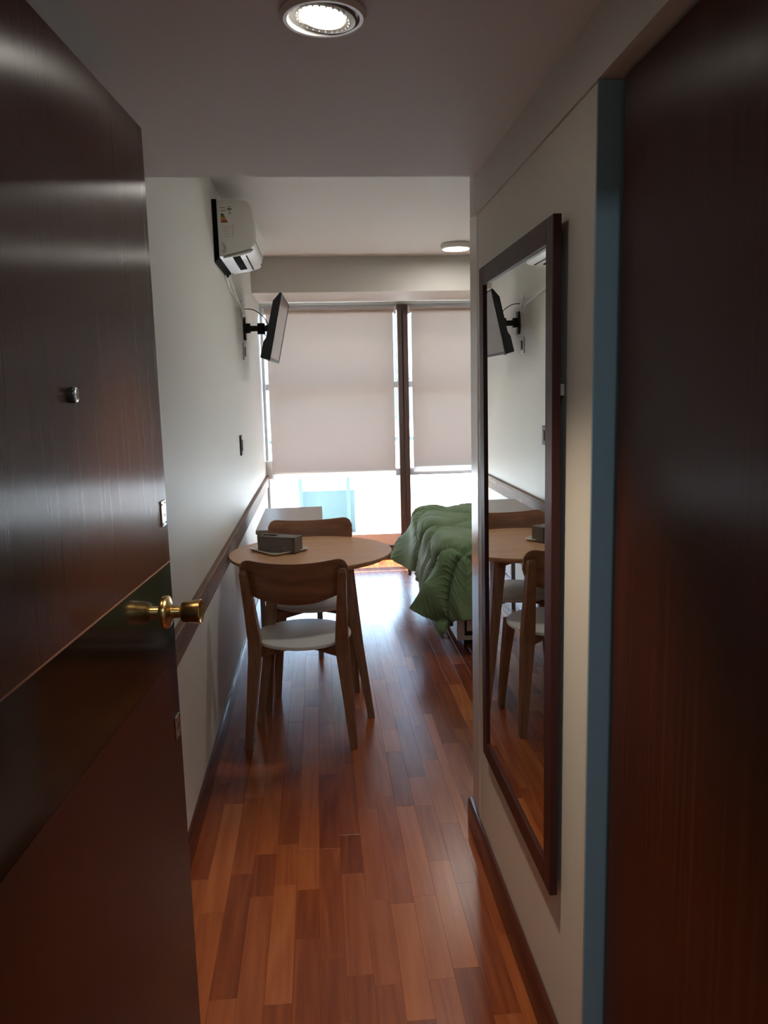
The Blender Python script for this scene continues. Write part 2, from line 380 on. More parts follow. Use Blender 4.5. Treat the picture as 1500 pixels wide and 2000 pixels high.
# chair rail of worn boards on the left wall
rail = sempty('trim_2', 'worn wooden chair rail along the left wall')
for a, b in ((0.85, 1.9), (1.9, 3.05), (3.05, 4.2), (4.2, 5.3), (5.3, 6.1), (6.1, 6.98)):
    cy = (a + b) / 2; bm = new()
    prism(bm, [(XL, 0.672), (XL + 0.012, 0.672), (XL + 0.016, 0.68), (XL + 0.016, 0.756), (XL + 0.022, 0.762), (XL + 0.022, 0.774), (XL + 0.018, 0.779), (XL, 0.779)], 1, a - cy + 0.0006, b - cy - 0.0006, bev=0.0006)
    obj('board', bm, 'rail', rail, loc=(0, cy, 0))

# ------------------------------------------------------------------ windows
def pane(bm, x0, x1, z0, z1, y=YW + 0.055): bx(bm, x0, x1, y, y + 0.005, z0, z1)
def window(name, x0, x1, label):
    w = sempty(name, label)
    d0, d1 = YW, YW + 0.09
    s = 0.05
    bm = new(); bx(bm, x0, x1, d0, d1, 2.185, 2.232, bev=0.002); obj('head_frame', bm, 'alu', w)
    bm = new(); bx(bm, x0, x0 + (0.045 if x0 > 0 else 0.022), d0, d1, 0.10, 2.185, bev=0.002); obj('stile', bm, 'brownalu' if x0 > 0 else 'alu', w)
    bm = new(); bx(bm, x1 - 0.045, x1, d0, d1, 0.10, 2.185, bev=0.002); obj('stile', bm, 'brownalu', w)
    bm = new(); bx(bm, x0 + (0.0455 if x0 > 0 else 0.0225), x1 - 0.0455, d0 - 0.012, d1, 0.10, 0.213, bev=0.004); obj('bottom_rail', bm, 'whitealu', w)
    bm = new(); bx(bm, x0 + (0.0455 if x0 > 0 else 0.0225), x1 - 0.0455, d0 + 0.01, d1, 0.735, 0.80, bev=0.003); obj('lower_transom', bm, 'alu', w)
    bm = new(); bx(bm, x0 + (0.0455 if x0 > 0 else 0.0225), x1 - 0.0455, d0 + 0.06, d1, 1.515, 1.57, bev=0.003); tr = obj('upper_transom', bm, 'alu', w)
    bm = new()
    for xx in (x0 + 0.06, x1 - 0.06): lathe(bm, [(0.006, 0), (0.006, 0.003), (0.003, 0.005)], Matrix.Translation((xx, d0 + 0.0545, 1.590)) @ Matrix.Rotation(PI / 2, 4, 'X'), 10)
    obj('screw', bm, 'dgrey', tr)
    for z0, z1 in ((0.213, 0.735), (0.80, 1.51), (1.575, 2.185)):
        bm = new(); pane(bm, x0 + (0.046 if x0 > 0 else 0.023), x1 - 0.046, z0 + 0.001, z1 - 0.001); obj('pane', bm, 'glass', w)
    return w
window('window_1', XL + 0.002, 0.757, 'left tall window behind the wide blind')
window('window_2', 0.760, WX1, 'right tall window behind the bed')
bm = new(); bx(bm, 0.712, 0.752, YW - 0.03, YW - 0.002, 0.10, 2.226, bev=0.003); bx(bm, 0.762, 0.806, YW - 0.03, YW - 0.002, 0.10, 2.226, bev=0.003)
struct('trim_3', bm, 'brownalu', label='brown mullion between the two windows')
bm = new(); bx(bm, XL + 0.001, XL + 0.062, YW - 0.05, YW - 0.004, 0.745, 0.905, bev=0.004)
struct('trim_4', bm, 'white', label='small white ledge block beside the left blind')

# outside
bm = new(); bx(bm, -4, 5, 7.205, 8.2, 2.50, 2.65); struct('sun_block_slab', bm, 'conc', label='unseen slab added above the window to shade the blinds')  # out-of-view slab, added to keep direct sun off the blinds
bm = new(); bx(bm, -30, 34, 7.21, 60, -0.3, -0.12); struct('ground', bm, 'conc', label='sunlit pale terrace outside the window')
bm = new(); bx(bm, -0.22, 0.39, 9.0, 9.25, -0.12, 0.375, bev=0.01); struct('wall_terrace', bm, 'teal', label='low pale teal parapet block out on the terrace')
# apartment block across the way, in its own shade
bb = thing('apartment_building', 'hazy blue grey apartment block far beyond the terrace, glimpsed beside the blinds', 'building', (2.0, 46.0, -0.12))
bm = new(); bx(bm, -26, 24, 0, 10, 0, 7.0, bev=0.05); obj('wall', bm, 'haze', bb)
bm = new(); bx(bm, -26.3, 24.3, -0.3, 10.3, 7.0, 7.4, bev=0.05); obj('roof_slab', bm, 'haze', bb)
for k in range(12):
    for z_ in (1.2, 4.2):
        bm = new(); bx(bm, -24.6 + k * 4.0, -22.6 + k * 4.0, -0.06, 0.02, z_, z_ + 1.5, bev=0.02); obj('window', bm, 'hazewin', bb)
rl = thing('balcony_railing', 'slender pale teal railing posts seen through the lower left pane', 'railing', (0.03, 8.9, -0.12))
for px in (-0.255, 0.28):
    bm = new(); bx(bm, px - 0.02, px + 0.02, -0.02, 0.02, 0, 1.05, bev=0.003); obj('post', bm, 'teal', rl)
bm = new(); bx(bm, -1.2, 1.2, -0.025, 0.025, 1.05, 1.09, bev=0.004); obj('top_rail', bm, 'teal', rl)

# ------------------------------------------------------------------ roller blinds
def blind(x0, x1, zb, label, chain):
    t = thing('roller_blind', label, 'blind', ((x0 + x1) / 2, 6.965, zb), 0, 'roller blinds on the tall windows')
    w = (x1 - x0) / 2; h = 2.172 - zb; nx, nz = 24, 40
    bm = new(); g = []
    for j in range(nz + 1):
        row = []
        for i in range(nx + 1):
            u, v = i / nx, j / nz
            y = 0.004 * math.sin(u * 5.0 + 1) * (1 - v) + 0.003 * math.sin(u * 2.3 + v * 4)
            row.append(bm.verts.new((-w + 2 * w * u, y, 0.045 + (h - 0.045) * v)))
        g.append(row)
    for j in range(nz):
        for i in range(nx): bm.faces.new((g[j][i], g[j][i + 1], g[j + 1][i + 1], g[j + 1][i]))
    obj('fabric', bm, 'blind', t, smooth=True)
    bm = new(); bx(bm, -w, w, -0.012, 0.014, 0.0, 0.046, bev=0.004); obj('bottom_bar', bm, 'barwhite', t)
    bm = new(); lathe(bm, [(0.024, -w - 0.012), (0.024, w + 0.012)], Matrix.Translation((0, 0.022, h + 0.002)) @ Matrix.Rotation(PI / 2, 4, 'Y'), 20); obj('roller_tube', bm, 'blind', t, smooth=True)
    for sx in (-1, 1):
        bm = new(); bx(bm, sx * (w + 0.020) - 0.006, sx * (w + 0.020) + 0.006, -0.012, 0.05, h - 0.03, h + 0.034, bev=0.003); obj('bracket', bm, 'white', t)
    if chain:
        pts = spline([(w + 0.012, -0.008, h), (w + 0.014, -0.012, h * 0.6), (w + 0.016, -0.012, h * 0.34), (w + 0.026, -0.012, h * 0.27), (w + 0.034, -0.012, h * 0.36), (w + 0.026, -0.012, h * 0.62), (w + 0.020, -0.008, h)], 8)
        bm = new(); tube(bm, pts, 0.0026, 6); obj('pull_chain', bm, 'white', t, smooth=True)
    return t
blind(-0.415, 0.672, 0.742, 'wide beige roller blind on the left window, pulled below halfway', True)
blind(0.832, 1.90, 0.772, 'beige roller blind on the right window above the green bed', False)

# ------------------------------------------------------------------ lamps
dl = thing('recessed_downlight', 'round recessed ceiling spotlight glowing in the lowered hall ceiling', 'ceiling light', (0.032, 1.41, ZH))
bm = new(); lathe(bm, [(0.058, -0.0005), (0.071, -0.0005), (0.072, -0.004), (0.066, -0.010), (0.060, -0.010), (0.057, -0.004)], n=48); obj('trim_ring', bm, 'white', dl, smooth=True)
tilt = Matrix.Rotation(math.radians(7), 4, 'Y')
bm = new(); lathe(bm, [(0.036, -0.006), (0.046, -0.009), (0.054, -0.0075), (0.055, -0.002)], tilt, 48); gm = obj('gimbal_ring', bm, 'dirtmetal', dl, smooth=True)
bm = new()
for k in range(26):
    a = 2 * PI * k / 26
    lathe(bm, [(0.0012, 0), (0.0018, 0.0012), (0.0008, 0.0022)], tilt @ Matrix.Translation((0.0445 * math.cos(a), 0.0445 * math.sin(a), -0.0105)), 6)
obj('heat_sink_beads', bm, 'steel', gm)
bm = new(); lathe(bm, [(0.0358, -0.004), (0.0358, -0.009), (0.030, -0.0115), (0.015, -0.013), (0.001, -0.0134)], tilt, 40); obj('lens', bm, 'bulb', dl, smooth=True)
l_ = light('downlight_beam', 'SPOT', (0.032, 1.41, ZH - 0.03), 21.0, (1.0, 0.80, 0.60), spot_size=math.radians(75), spot_blend=0.6, shadow_soft_size=0.035)
def panel_lamp(x, y, label, energy):
    t = thing('surface_ceiling_lamp', label, 'ceiling light', (x, y, ZC), 0, 'round surface lamps on the room ceiling')
    bm = new(); lathe(bm, [(0.104, 0.0), (0.108, -0.004), (0.108, -0.034), (0.102, -0.038), (0.094, -0.038)], n=48); obj('housing', bm, 'white', t, smooth=True)
    bm = new(); lathe(bm, [(0.0935, -0.034), (0.0935, -0.0395), (0.06, -0.041), (0.001, -0.0415)], n=48); obj('diffuser', bm, 'lampface', t, smooth=True)
    light('lamp_glow', 'AREA', (x, y, ZC - 0.044), energy, (1.0, 0.95, 0.86), shape='DISK', size=0.18)
panel_lamp(1.02, 5.78, 'round white ceiling lamp glowing near the window beam', 2.0)
panel_lamp(0.75, 3.72, 'round white ceiling lamp nearer the hall, hidden behind the wall with the mirror', 2.4)

# ================================================================== DOORS
TH = -math.atan2(0.038, 0.501)
d1 = sempty('door_1', 'dark mahogany entrance door standing open on the left', (-0.3833, 0.8024, 0)); d1.rotation_euler = (0, 0, TH)
W1 = 0.85
bm = new(); bx(bm, -0.040, -0.0012, 0, W1, 0.008, 2.008, bev=0.001); obj('leaf_core', bm, 'rdoor', d1)
bm = new(); bx(bm, -0.0012, 0.0, 0.0, W1, 1.1585, 2.008); obj('upper_panel', bm, 'door', d1)
bm = new(); bx(bm, -0.0012, 0.0006, 0.0, W1 - 0.001, 1.1555, 1.1583); obj('inlay_line', bm, 'groove', d1)
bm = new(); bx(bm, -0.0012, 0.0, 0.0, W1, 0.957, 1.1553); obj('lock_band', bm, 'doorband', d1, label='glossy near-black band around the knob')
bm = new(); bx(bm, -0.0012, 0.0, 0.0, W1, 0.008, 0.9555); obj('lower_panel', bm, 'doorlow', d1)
RX = Matrix.Rotation(PI / 2, 4, 'Y')           # local z -> +x
kb = obj('door_knob', lathe(new(), [(0.0125, 0.008), (0.0125, 0.030), (0.019, 0.033), (0.0215, 0.037), (0.0245, 0.066), (0.0252, 0.071), (0.0235, 0.0725), (0.021, 0.0705), (0.012, 0.068), (0.001, 0.0675)],
         Matrix.Translation((0, 0.795, 1.062)) @ RX, 40), 'brass', d1, smooth=True, label='aged brass tulip knob')
obj('rosette', lathe(new(), [(0.034, 0.0003), (0.034, 0.004), (0.031, 0.008), (0.022, 0.010), (0.016, 0.013), (0.0127, 0.013)], Matrix.Translation((0, 0.795, 1.062)) @ RX, 40), 'brass', kb, smooth=True)
ph = obj('peephole', lathe(new(), [(0.0115, 0.0003), (0.0115, 0.006), (0.0095, 0.008), (0.007, 0.008)], Matrix.Translation((0, 0.384, 1.503)) @ RX, 28), 'dgrey', d1, smooth=True)
obj('lens_ring', lathe(new(), [(0.0105, 0.0062), (0.0105, 0.0088), (0.0085, 0.0094), (0.0072, 0.0085)], Matrix.Translation((0, 0.384, 1.503)) @ RX, 24), 'steel', ph, smooth=True)
bm = new(); lathe(bm, [(0.0069, 0.005), (0.005, 0.0072), (0.001, 0.008)], Matrix.Translation((0, 0.384, 1.503)) @ RX, 20); obj('lens', bm, 'screen', ph, smooth=True)
def lock_plate(s, z, hh, hole):
    bm = new(); bx(bm, 0.0004, 0.0022, s - 0.016, s + 0.016, z - hh, z + hh, bev=0.0007); p = obj('lock_plate', bm, 'steel', d1)
    bm = new()
    for dy, dz in ((0.010, 0.8), (-0.011, 0.72), (0.010, -0.75), (-0.011, -0.8)):
        lathe(bm, [(0.0022, 0), (0.0022, 0.0006), (0.001, 0.0008)], Matrix.Translation((0.0022, s + dy, z + dz * hh)) @ RX, 10)
    if hole: lathe(bm, [(0.0035, 0), (0.0035, 0.0004)], Matrix.Translation((0.0022, s + 0.003, z - 0.004)) @ RX, 4)
    else: tube(bm, [(0.0024, s - 0.007, z - 0.004), (0.0024, s, z + 0.001), (0.0024, s + 0.007, z + 0.006)], 0.0012, 5)
    obj('screw_holes', bm, 'black', p)
lock_plate(0.822, 1.262, 0.026, True); lock_plate(0.822, 0.805, 0.025, False)

d2 = sempty('door_2', 'dark closed door in the right hall wall', (0.515, 0.70, 0))
bm = new(); bx(bm, 0, 0.036, 0.0, 0.634, 0.006, 1.992, bev=0.002); obj('leaf', bm, 'rdoor', d2)
bm = new(); bx(bm, 0.014, 0.03, 0.635, 0.665, 0.0, 1.997); obj('rebate_shade', bm, 'shadeblack', d2)  # shade between leaf and jamb, painted as a black strip
bm = new(); bx(bm, XR - 0.004, 0.552, 1.3655, 1.3715, 0, 1.9985, bev=0.0015)
struct('trim_5', bm, 'jamb', label='blue grey door jamb on the right')

# ================================================================== MIRROR
mr = thing('wall_mirror', 'tall wall mirror in a dark red wooden frame on the right hall wall', 'mirror', (0.4605, 1.8685, 1.118))
mr.rotation_euler = (0, math.radians(-0.22), 0)
hw, hz, b = 0.3465, 0.702, 0.049
def rail_bar(y0, y1, z0, z1):
    bm = new(); bx(bm, -0.004, 0.013, y0, y1, z0, z1, bev=0.0015); return obj('frame_rail', bm, 'frame', mr)
rail_bar(-hw, -hw + b, -hz, hz); rail_bar(hw - b, hw, -hz, hz)
rail_bar(-hw + b + .0004, hw - b - .0004, hz - b, hz); rail_bar(-hw + b + .0004, hw - b - .0004, -hz, -hz + b)
bm = new(); bx(bm, 0.002, 0.006, -hw + b - 0.004, hw - b + 0.004, -hz + b - 0.004, hz - b + 0.004); obj('mirror_glass', bm, 'mirror', mr)
bm = new(); bx(bm, 0.0135, 0.0225, -hw + 0.006, -hw + 0.018, 0.362, 0.385, bev=0.001); obj('wall_hook', bm, 'steel', mr)

# ================================================================== DINING TABLE
tb = thing('dining_table', 'round light oak dining table with splayed legs against the left wall', 'table', (-0.058, 3.74, 0))
R_ = 0.388
bm = new(); lathe(bm, [(R_ - 0.020, 0.717), (R_ - 0.002, 0.728), (R_, 0.731), (R_, 0.741), (R_ - 0.002, 0.743)], n=96); obj('tabletop', bm, 'oak', tb, smooth=True)
def sq(cx, cy, z, w, d=None):
    d = d or w
    return [(cx - w / 2, cy - d / 2, z), (cx + w / 2, cy - d / 2, z), (cx + w / 2, cy + d / 2, z), (cx - w / 2, cy + d / 2, z)]
for sx in (-1, 1):
    for sy in (-1, 1):
        bm = new(); loft(bm, [sq(sx * 0.255, sy * 0.262, 0, 0.032), sq(sx * 0.205, sy * 0.21, 0.36, 0.044), sq(sx * 0.165, sy * 0.17, 0.7165, 0.058)])
        obj('leg', bm, 'legwood', tb)
for a, b2 in ((PI / 4, 0), (-PI / 4, 1)):
    bm = new(); bx(bm, -0.20, 0.20, -0.012, 0.012, 0.662 - 0.0 * b2, 0.7165, Matrix.Rotation(a, 4, 'Z')); obj('apron_rail', bm, 'backwood', tb)

# ================================================================== CHAIRS
def make_chair(loc, rot, label):
    c = thing('dining_chair', label, 'chair', loc, rot, 'dining chairs at the round table')
    bm = new(); lathe(bm, [(0.203, 0.433), (0.211, 0.437), (0.2125, 0.444), (0.210, 0.450), (0.200, 0.4525)], n=64)
    obj('seat', bm, 'seatwhite', c, smooth=True, label='round white seat')
    for sx in (-1, 1):
        secs = []
        for x, y, z, w, d in ((0.225, -0.195, 0.0, 0.030, 0.030), (0.2035, -0.172, 0.22, 0.042, 0.036), (0.186, -0.155, 0.40, 0.054, 0.042), (0.184, -0.158, 0.47, 0.054, 0.042), (0.191, -0.196, 0.62, 0.042, 0.044), (0.200, -0.238, 0.775, 0.033, 0.038), (0.2005, -0.2405, 0.789, 0.024, 0.028)):
            secs.append(sq(sx * x, y, z, w, d))
        bm = new(); loft(bm, secs); obj('rear_leg', bm, 'legwood', c)
        bm = new(); loft(bm, [sq(sx * 0.196, 0.166, 0, 0.028), sq(sx * 0.178, 0.150, 0.25, 0.038), sq(sx * 0.160, 0.134, 0.4325, 0.048)]); obj('front_leg', bm, 'legwood', c)
        ang = math.atan2(0.29, sx * 0.34)
        L_ = 0.215
        bm = new(); bx(bm, -L_, L_, -0.010, 0.010, 0.392, 0.4325 if sx > 0 else 0.4322, Matrix.Translation((0, -0.008, 0)) @ Matrix.Rotation(ang, 4, 'Z')); obj('cross_rail', bm, 'backwood', c)
    # curved backrest
    nx, nz, hwid = 48, 10, 0.222
    def prof(x):
        ax = abs(x); zt = 0.836 - 0.021 * (1 - (ax / hwid) ** 2); zb = 0.634 + 0.062 * (ax / hwid) ** 2.2
        if ax > 0.172:
            k = math.sqrt(max(0.0, 1 - ((ax - 0.172) / 0.0505) ** 2)); zm = 0.768
            k = 0.30 + 0.70 * k
            zt = zm + (zt - zm) * k; zb = zm + (zb - zm) * k
        return zb, zt
    bm = new(); F, Bk = [], []
    for i in range(nx + 1):
        x = -hwid + 2 * hwid * i / nx; zb, zt = prof(x); rf, rb = [], []
        for j in range(nz + 1):
            t = j / nz; z = zb + (zt - zb) * t
            y = -0.196 - 0.048 * (1 - (x / hwid) ** 2) - (z - 0.74) * 0.24
            e = 0.003 * (abs(2 * t - 1) ** 6)
            rf.append(bm.verts.new((x, y + 0.007 - e, z))); rb.append(bm.verts.new((x, y - 0.007 + e, z)))
        F.append(rf); Bk.append(rb)
    for i in range(nx):
        for j in range(nz):
            bm.faces.new((F[i][j], F[i + 1][j], F[i + 1][j + 1], F[i][j + 1])); bm.faces.new((Bk[i][j], Bk[i][j + 1], Bk[i + 1][j + 1], Bk[i + 1][j]))
        bm.faces.new((F[i][0], Bk[i][0], Bk[i + 1][0], F[i + 1][0])); bm.faces.new((F[i][nz], F[i + 1][nz], Bk[i + 1][nz], Bk[i][nz]))
    for i in (0, nx):
        for j in range(nz): bm.faces.new((F[i][j], F[i][j + 1], Bk[i][j + 1], Bk[i][j]))
    bmesh.ops.recalc_face_normals(bm, faces=bm.faces)
    obj('backrest', bm, 'backwood', c, smooth=True)
    bm = new()
    for sx in (-1, 1):
        for z in (0.70, 0.765):
            lathe(bm, [(0.004, 0), (0.004, 0.002), (0.002, 0.003)], Matrix.Translation((sx * 0.199, -0.2175 - (z - 0.70) * 0.25 - 0.012, z)) @ Matrix.Rotation(PI / 2, 4, 'X'), 8)
    return c, bm
c1, dbm = make_chair((-0.100, 3.39, 0), math.radians(-6.0), 'wooden dining chair with round white seat seen from behind, in front of the table'); dbm.free()
c2 = copy_tree(c1); c2.location = (-0.055, 3.955, 0); c2.rotation_euler = (0, 0, math.radians(182)); c2['label'] = 'wooden dining chair facing us, pushed in at the far side of the round table'

# ================================================================== TRAY AND BOX ON THE TABLE
ZT = 0.7435
ty = thing('serving_tray', 'small white square tray under the grey wooden box on the table', 'tray', (-0.212, 3.785, ZT), math.radians(36.4))
def rrect(hx, hy, r, z, n=6):
    out = []
    for cx, cy, a0 in ((hx - r, hy - r, 0), (-hx + r, hy - r, PI / 2), (-hx + r, -hy + r, PI), (hx - r, -hy + r, 1.5 * PI)):
        for k in range(n + 1):
            a = a0 + PI / 2 * k / n; out.append((cx + r * math.cos(a), cy + r * math.sin(a), z))
    return out
bm = new(); loft(bm, [rrect(0.092, 0.102, 0.016, 0), rrect(0.105, 0.115, 0.020, 0.0105), rrect(0.1045, 0.1145, 0.020, 0.0125), rrect(0.1005, 0.1105, 0.018, 0.0125), rrect(0.090, 0.100, 0.015, 0.0035)])
obj('dish', bm, 'ceramic', ty, smooth=True)
bxr = thing('tea_box', 'grey washed wooden box with notched front standing on the white tray', 'box', (-0.203, 3.752, ZT + 0.004), math.radians(-25.3))
HX, HY, HB = 0.0995, 0.038, 0.074
bm = new(); bx(bm, -HX, HX - 0.010, -HY, HY, 0, 0.005, bev=0.0008); bx(bm, -HX, HX - 0.010, HY - 0.006, HY, 0.005, HB - 0.002, bev=0.0008); bx(bm, -HX, -HX + 0.006, -HY + 0.007, HY - 0.0065, 0.005, HB - 0.002, bev=0.0008)
obj('body', bm, 'greywood', bxr)
bm = new(); w3 = (2 * HX - 0.010) / 3
for k in range(3):
    x0 = -HX + k * w3; bx(bm, x0 + (0.0009 if k else 0), x0 + w3 - (0.0009 if k < 2 else 0.0006), -HY, -HY + 0.0062, 0.0055, 0.036)
bx(bm, -HX, HX - 0.0106, -HY, -HY + 0.0062, 0.036, HB - 0.005)
obj('front_panel', bm, 'greywood', bxr)
bm = new(); bx(bm, HX - 0.0088, HX, -HY - 0.001, HY + 0.001, 0, HB, bev=0.0008); obj('end_panel', bm, 'greywood', bxr)
bm = new(); bx(bm, -HX + 0.001, HX - 0.0095, -HY + 0.008, HY - 0.008, 0.0055, 0.050); obj('inner_shade', bm, 'shadeblack', bxr)
bm = new(); bx(bm, -0.018, HX - 0.0095, -HY - 0.002, HY + 0.002, HB - 0.0045, HB, bev=0.0008); bx(bm, -HX - 0.001, -0.0185, HY - 0.014, HY + 0.002, HB - 0.0045, HB, bev=0.0008); bx(bm, -HX - 0.001, -0.0185, -HY - 0.002, -HY + 0.010, HB - 0.0045, HB, bev=0.0008)
obj('lid', bm, 'greywood', bxr)
bm = new()
for k in range(5): bx(bm, -0.082 + k * 0.012, -0.074 + k * 0.012, -0.022, 0.020, 0.0505, 0.070 - 0.001 * k, Matrix.Rotation(math.radians(3 * k - 6), 4, 'Z'))
obj('sachets', bm, 'rail', bxr)

# ================================================================== DESK
dk = thing('writing_desk', 'pale grey laminate desk with white edge near the window, behind the far chair', 'desk', (-0.18, 4.75, 0))
bm = new(); bx(bm, -0.185, 0.183, -0.42, 0.42, 0.728, 0.750, bev=0.0015); obj('desktop', bm, 'deskwood', dk)
bm = new(); bx(bm, 0.1832, 0.1862, -0.42, 0.42, 0.727, 0.751, bev=0.0008); obj('edge_band', bm, 'white', dk)
for y in (-0.395, 0.395):
    for x in (-0.165, 0.150):
        bm = new(); bx(bm, x - 0.014, x + 0.014, y - 0.014, y + 0.014, 0, 0.7278, bev=0.001); obj('leg', bm, 'alu', dk)
bm = new(); bx(bm, -0.18, -0.164, -0.39, 0.39, 0.35, 0.7278, bev=0.001); obj('back_panel', bm, 'deskwood', dk)
bm = new(); bx(bm, -0.163, 0.16, -0.39, 0.39, 0.62, 0.636, bev=0.001); obj('shelf', bm, 'deskwood', dk)

# ================================================================== BED AND COMFORTER
BX0, BX1, BY0, BY1, BZ = 0.76, 2.70, 4.37, 5.76, 0.585
bd = thing('bed', 'double bed with white drawer base under the green comforter', 'bed', (1.73, 5.065, 0))
def L2(x, y): return x - 1.73, y - 5.065
def wbox(x0, x1, y0, y1, z0, z1, bev=0.0):
    a, c_ = L2(x0, y0); b_, d_ = L2(x1, y1); return bx(new(), a, b_, c_, d_, z0, z1, bev=bev)
obj('base', wbox(BX0, BX1, BY0 + 0.02, BY1, 0.045, 0.34, 0.004), 'white', bd)
obj('plinth', wbox(BX0 + 0.05, BX1 - 0.05, BY0 + 0.08, BY1 - 0.05, 0, 0.0445), 'dgrey', bd)
obj('mattress', wbox(BX0 + 0.01, BX1, BY0 + 0.01, BY1 - 0.01, 0.341, BZ, 0.03), 'seatwhite', bd)
obj('front_recess', wbox(BX0 + 0.045, BX1 - 0.04, BY0 + 0.015, BY0 + 0.0198, 0.075, 0.315), 'black', bd)
for k in range(2):
    x0 = BX0 + 0.055 + k * 0.92
    dw = obj('drawer', wbox(x0, x0 + 0.90, BY0 + 0.001, BY0 + 0.0148, 0.105, 0.305, 0.002), 'white', bd)
    obj('drawer_pull', wbox(x0 + 0.39, x0 + 0.51, BY0 - 0.012, BY0 + 0.0008, 0.255, 0.267, 0.002), 'steel', dw)

cf = thing('comforter', 'puffy green quilted comforter draped over the bed', 'bedding', (1.73, 5.065, 0))
OV, RR, ZTOP = 0.47, 0.095, 0.632
X0, Y0, Y1 = 0.755, 4.365, 5.765
def seam_fields(u, v):
    """distance to a diamond lattice of quilting seams, and position along the seam"""
    c = 0.62; a = (u - 0.79) * 0.92; b_ = (v - 4.26) * 0.92
    p = (a + b_) / c; q = (a - b_) / c
    dp = abs(p - round(p)) * c * 0.707; dq = abs(q - round(q)) * c * 0.707
    return (dp, q * c) if dp < dq else (dq, p * c)
def sheet(u, v):
    a = max(0.0, X0 - u); b0 = max(0.0, Y0 - v); b1 = max(0.0, v - Y1); b_ = b0 - b1
    r = (a ** 3 + abs(b_) ** 3) ** (1 / 3); h_ = math.hypot(a, b_) or 1.0
    if r < 1e-6: P = Vector((u, v, ZTOP)); Nn = Vector((0, 0, 1))
    else:
        n = Vector((-a / h_, -b_ / h_, 0)); base = Vector((max(u, X0), min(max(v, Y0), Y1), 0))
        s = r; q = RR * PI / 2; along = (v if a > 0 else u)
        gx = 0.09 + 0.03 * math.sin(v * 9.0 + 1.0) + 0.02 * math.sin(v * 21.0)
        gy = 0.10 + 0.03 * math.sin(u * 8.0 + 1.0) + 0.02 * math.sin(u * 19.0)
        cn = math.exp(-((v - 4.36) / (0.16 if v > 4.36 else 0.27)) ** 2)
        cf_ = math.exp(-((v - 5.80) / (0.17 if v < 5.80 else 0.26)) ** 2)
        gx += 0.40 * cn + 0.42 * cf_
        if s < q: t = s / RR; out_x = out_y = RR * math.sin(t); dz = RR * (1 - math.cos(t)); Nn = n * math.sin(t) + Vector((0, 0, math.cos(t)))
        else:
            k = s - q; e = min(1.0, k / 0.15); ax_, ay_ = gx * e * abs(n.x), gy * e * abs(n.y)
            out_x = RR + k * gx * e; out_y = RR + k * gy * e; dz = RR + k * math.sqrt(max(0.2, 1 - ax_ * ax_ - ay_ * ay_)); Nn = n
        P = base + Vector((n.x * out_x, n.y * out_y, ZTOP - dz))
    d, al = seam_fields(u, v)
    puff = 0.036 * (1 - math.exp(-(d / 0.026) ** 1.2)) + 0.008 * min(1.0, d / 0.2) - 0.026
    gather = 0.0036 * math.exp(-d / 0.10) * (math.sin(al * 205 + 2.2 * math.sin(al * 17)) + 0.7 * math.sin(al * 113 + d * 20))
    wr = 0.0035 * math.sin(u * 14 + 3 * math.sin(v * 5)) * math.sin(v * 11 + 2 * math.sin(u * 7)) + 0.003 * math.sin(u * 31 + v * 23 + 2 * math.sin(v * 13))
    return P + Nn * (puff + gather + wr)
NU, NV = 300, 330
UA, UB, VA, VB = X0 - OV, BX1 - 0.002, Y0 - OV, Y1 + OV
bm = new(); G = []
for i in range(NU + 1):
    row = []
    for j in range(NV + 1):
        u = UA + (UB - UA) * (i / NU) ** 1.4; v = VA + (VB - VA) * j / NV
        p = sheet(u, v); p.z = max(p.z, 0.035); row.append(bm.verts.new((p.x - 1.73, p.y - 5.065, p.z)))
    G.append(row)
for i in range(NU):
    for j in range(NV): bm.faces.new((G[i][j], G[i + 1][j], G[i + 1][j + 1], G[i][j + 1]))
co = obj('quilted_cover', bm, ['quilt', 'quiltback'], cf, smooth=True)
for p in co.data.polygons: p.use_smooth = True
sm = co.modifiers.new('thickness', 'SOLIDIFY'); sm.thickness = 0.022; sm.offset = -1; sm.material_offset = 1; sm.material_offset_rim = 0

# ================================================================== AIR CONDITIONER
ac = thing('air_conditioner', 'white wall air conditioner with an energy sticker high on the left wall', 'air conditioner', (XL, 4.0, 2.13))
AL = 0.55
def pf(pts): return [(x - XL, z - 2.13) for x, z in pts]
body = pf([(-0.447, 2.414), (-0.33, 2.411), (-0.302, 2.404), (-0.286, 2.388), (-0.277, 2.35), (-0.273, 2.29), (-0.273, 2.225), (-0.278, 2.203), (-0.295, 2.188), (-0.345, 2.176), (-0.445, 2.150)])
bm = new(); prism(bm, body, 1, 0, AL, bev=0.003); obj('body', bm, 'white', ac, smooth=True)
bm = new(); prism(bm, pf([(-0.4685, 2.416), (-0.4475, 2.416), (-0.4455, 2.152), (-0.452, 2.140), (-0.4685, 2.124)]), 1, 0.003, AL - 0.003, bev=0.001); obj('back_plate', bm, 'matt', ac)
bm = new(); prism(bm, pf([(-0.2725, 2.340), (-0.2695, 2.330), (-0.2685, 2.29), (-0.2690, 2.222), (-0.2720, 2.226)]), 1, 0.02, AL - 0.004); obj('front_panel', bm, 'white', ac, smooth=True)
bm = new(); prism(bm, pf([(-0.285, 2.186), (-0.298, 2.180), (-0.345, 2.168), (-0.425, 2.147), (-0.43, 2.143), (-0.34, 2.158), (-0.292, 2.172), (-0.281, 2.183)]), 1, 0.012, AL - 0.012, bev=0.001); lv = obj('air_flap', bm, 'white', ac, smooth=True)
bm = new(); prism(bm, pf([(-0.318, 2.1660), (-0.324, 2.1640), (-0.324, 2.1618), (-0.318, 2.1635)]), 1, 0.05, AL - 0.04); obj('outlet_slot', bm, 'matt', lv)
